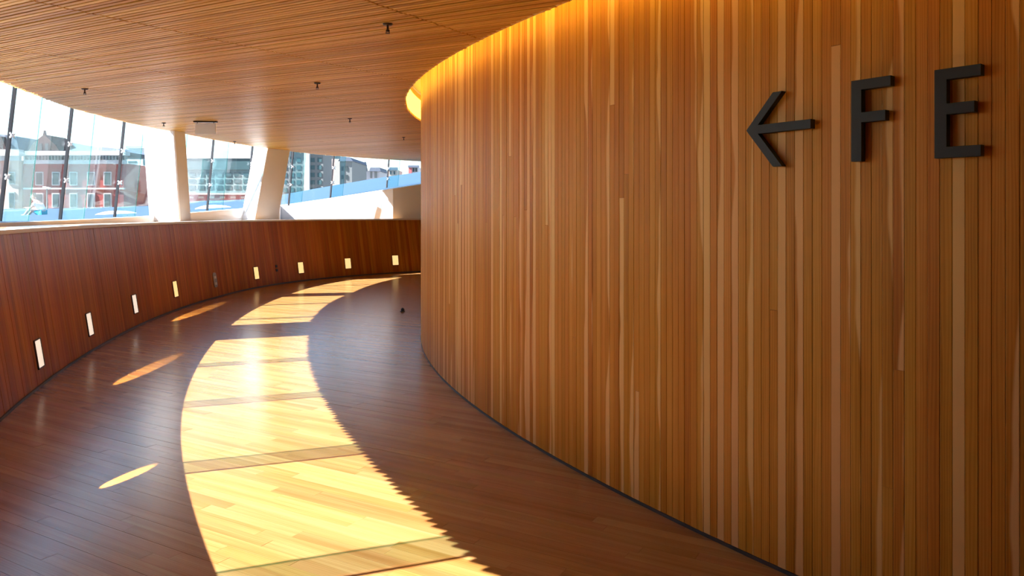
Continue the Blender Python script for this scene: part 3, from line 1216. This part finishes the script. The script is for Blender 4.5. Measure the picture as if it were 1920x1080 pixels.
# street lamp
c = P(88, 396, 40)
o = empty('street_lamp', tuple(v * S for v in c))
k = 40 / F
MB().lathe((0, 0, 0), [(.035, 0), (.028, 43 * k), (.001, 43 * k)], 10).build('pole', M_STEEL, o)
MB().sweep([[(-6 * k, -.1, 44.5 * k), (-6 * k, .1, 44.5 * k), (-6 * k, .1, 46.5 * k), (-6 * k, -.1, 46.5 * k)], [(6 * k, -.1, 41.5 * k), (6 * k, .1, 41.5 * k), (6 * k, .1, 44 * k), (6 * k, -.1, 44 * k)]]).build('lamp_head', M_WHITE, o)
tag(o, 'white street lamp with a flat tilted head behind the sitting person', 'street lamp')

# ------------------------------------------------------------------ person sitting on the terrace
M_SKIN = plain('skin', (.62, .42, .32), .6, noise=.04)
M_TOP = plain('white_cotton', (.86, .83, .76), .8, noise=.04)
M_SHORT = plain('turquoise_cotton', (.02, .50, .62), .8, noise=.06)
M_HAIR = plain('fair_hair', (.55, .44, .30), .7, noise=.2, nscale=30)


def skin(name, verts, edges, radii, m, parent, sub=2):
    me = bpy.data.meshes.new(name)
    me.from_pydata(verts, edges, [])
    o = obj(name, me, m, parent)
    md = o.modifiers.new('skin', 'SKIN')
    md.use_smooth_shade = True
    for i, r in enumerate(radii):
        sv = me.skin_vertices[0].data[i]
        sv.radius = (r, r) if not isinstance(r, tuple) else r
    me.skin_vertices[0].data[0].use_root = True
    s2 = o.modifiers.new('sub', 'SUBSURF')
    s2.levels = sub
    s2.render_levels = sub
    return o


pc = P(80, 406, 19)
person = empty('person', tuple(v * S for v in pc))
tag(person, 'person in a white top and turquoise shorts sitting hunched on the terrace', 'person')
# local metres, facing -x; seated on the ground, knees drawn up, forearms forward
body_v = [(0, 0, .12), (-.04, 0, .28), (-.12, 0, .42), (-.22, 0, .54), (-.28, 0, .61), (-.33, 0, .66), (-.38, 0, .74), (-.39, 0, .82),
          (-.20, -.17, .50), (-.34, -.21, .30), (-.55, -.12, .33), (-.60, -.10, .35),
          (-.20, .17, .50), (-.36, .21, .30), (-.55, .12, .33), (-.60, .10, .35),
          (-.05, -.10, .11), (-.42, -.12, .30), (-.62, -.11, .05), (-.76, -.11, .03),
          (-.05, .10, .11), (-.42, .12, .30), (-.62, .11, .05), (-.76, .11, .03)]
body_e = [(0, 1), (1, 2), (2, 3), (3, 4), (4, 5), (5, 6), (6, 7), (3, 8), (8, 9), (9, 10), (10, 11), (3, 12), (12, 13), (13, 14), (14, 15),
          (0, 16), (16, 17), (17, 18), (18, 19), (0, 20), (20, 21), (21, 22), (22, 23)]
body_r = [.12, .12, .13, .12, .065, .055, .09, .075, .055, .042, .032, .03, .055, .042, .032, .03, .085, .065, .045, .035, .085, .065, .045, .035]
skin('body', body_v, body_e, body_r, M_SKIN, person)
skin('top', [(0, 0, .15), (-.04, 0, .28), (-.12, 0, .42), (-.22, 0, .54), (-.20, -.17, .50), (-.27, -.20, .40), (-.20, .17, .50), (-.27, .20, .40)],
     [(0, 1), (1, 2), (2, 3), (3, 4), (4, 5), (3, 6), (6, 7)], [.15, .155, .165, .145, .072, .062, .072, .062], M_TOP, person)
skin('shorts', [(.0, 0, .12), (-.05, -.10, .115), (-.26, -.115, .215), (-.05, .10, .115), (-.26, .115, .215)], [(0, 1), (1, 2), (0, 3), (3, 4)], [.14, .10, .085, .10, .085], M_SHORT, person)
skin('hair', [(-.34, 0, .80), (-.37, 0, .86), (-.31, 0, .72)], [(0, 1), (0, 2)], [.085, .075, .06], M_HAIR, person)
for sy in (-1, 1):
    for k in range(4):
        y0 = sy * .10 + (k - 1.5) * .018
        skin('finger', [(-.605, y0, .35), (-.64, y0, .345), (-.67, y0, .33), (-.685, y0, .31)], [(0, 1), (1, 2), (2, 3)], [.009, .009, .008, .007], M_SKIN, person, 1)
    skin('thumb', [(-.59, sy * .10 - sy * .02, .355), (-.615, sy * .10 - sy * .05, .36), (-.64, sy * .10 - sy * .055, .35)], [(0, 1), (1, 2)], [.010, .009, .008], M_SKIN, person, 1)
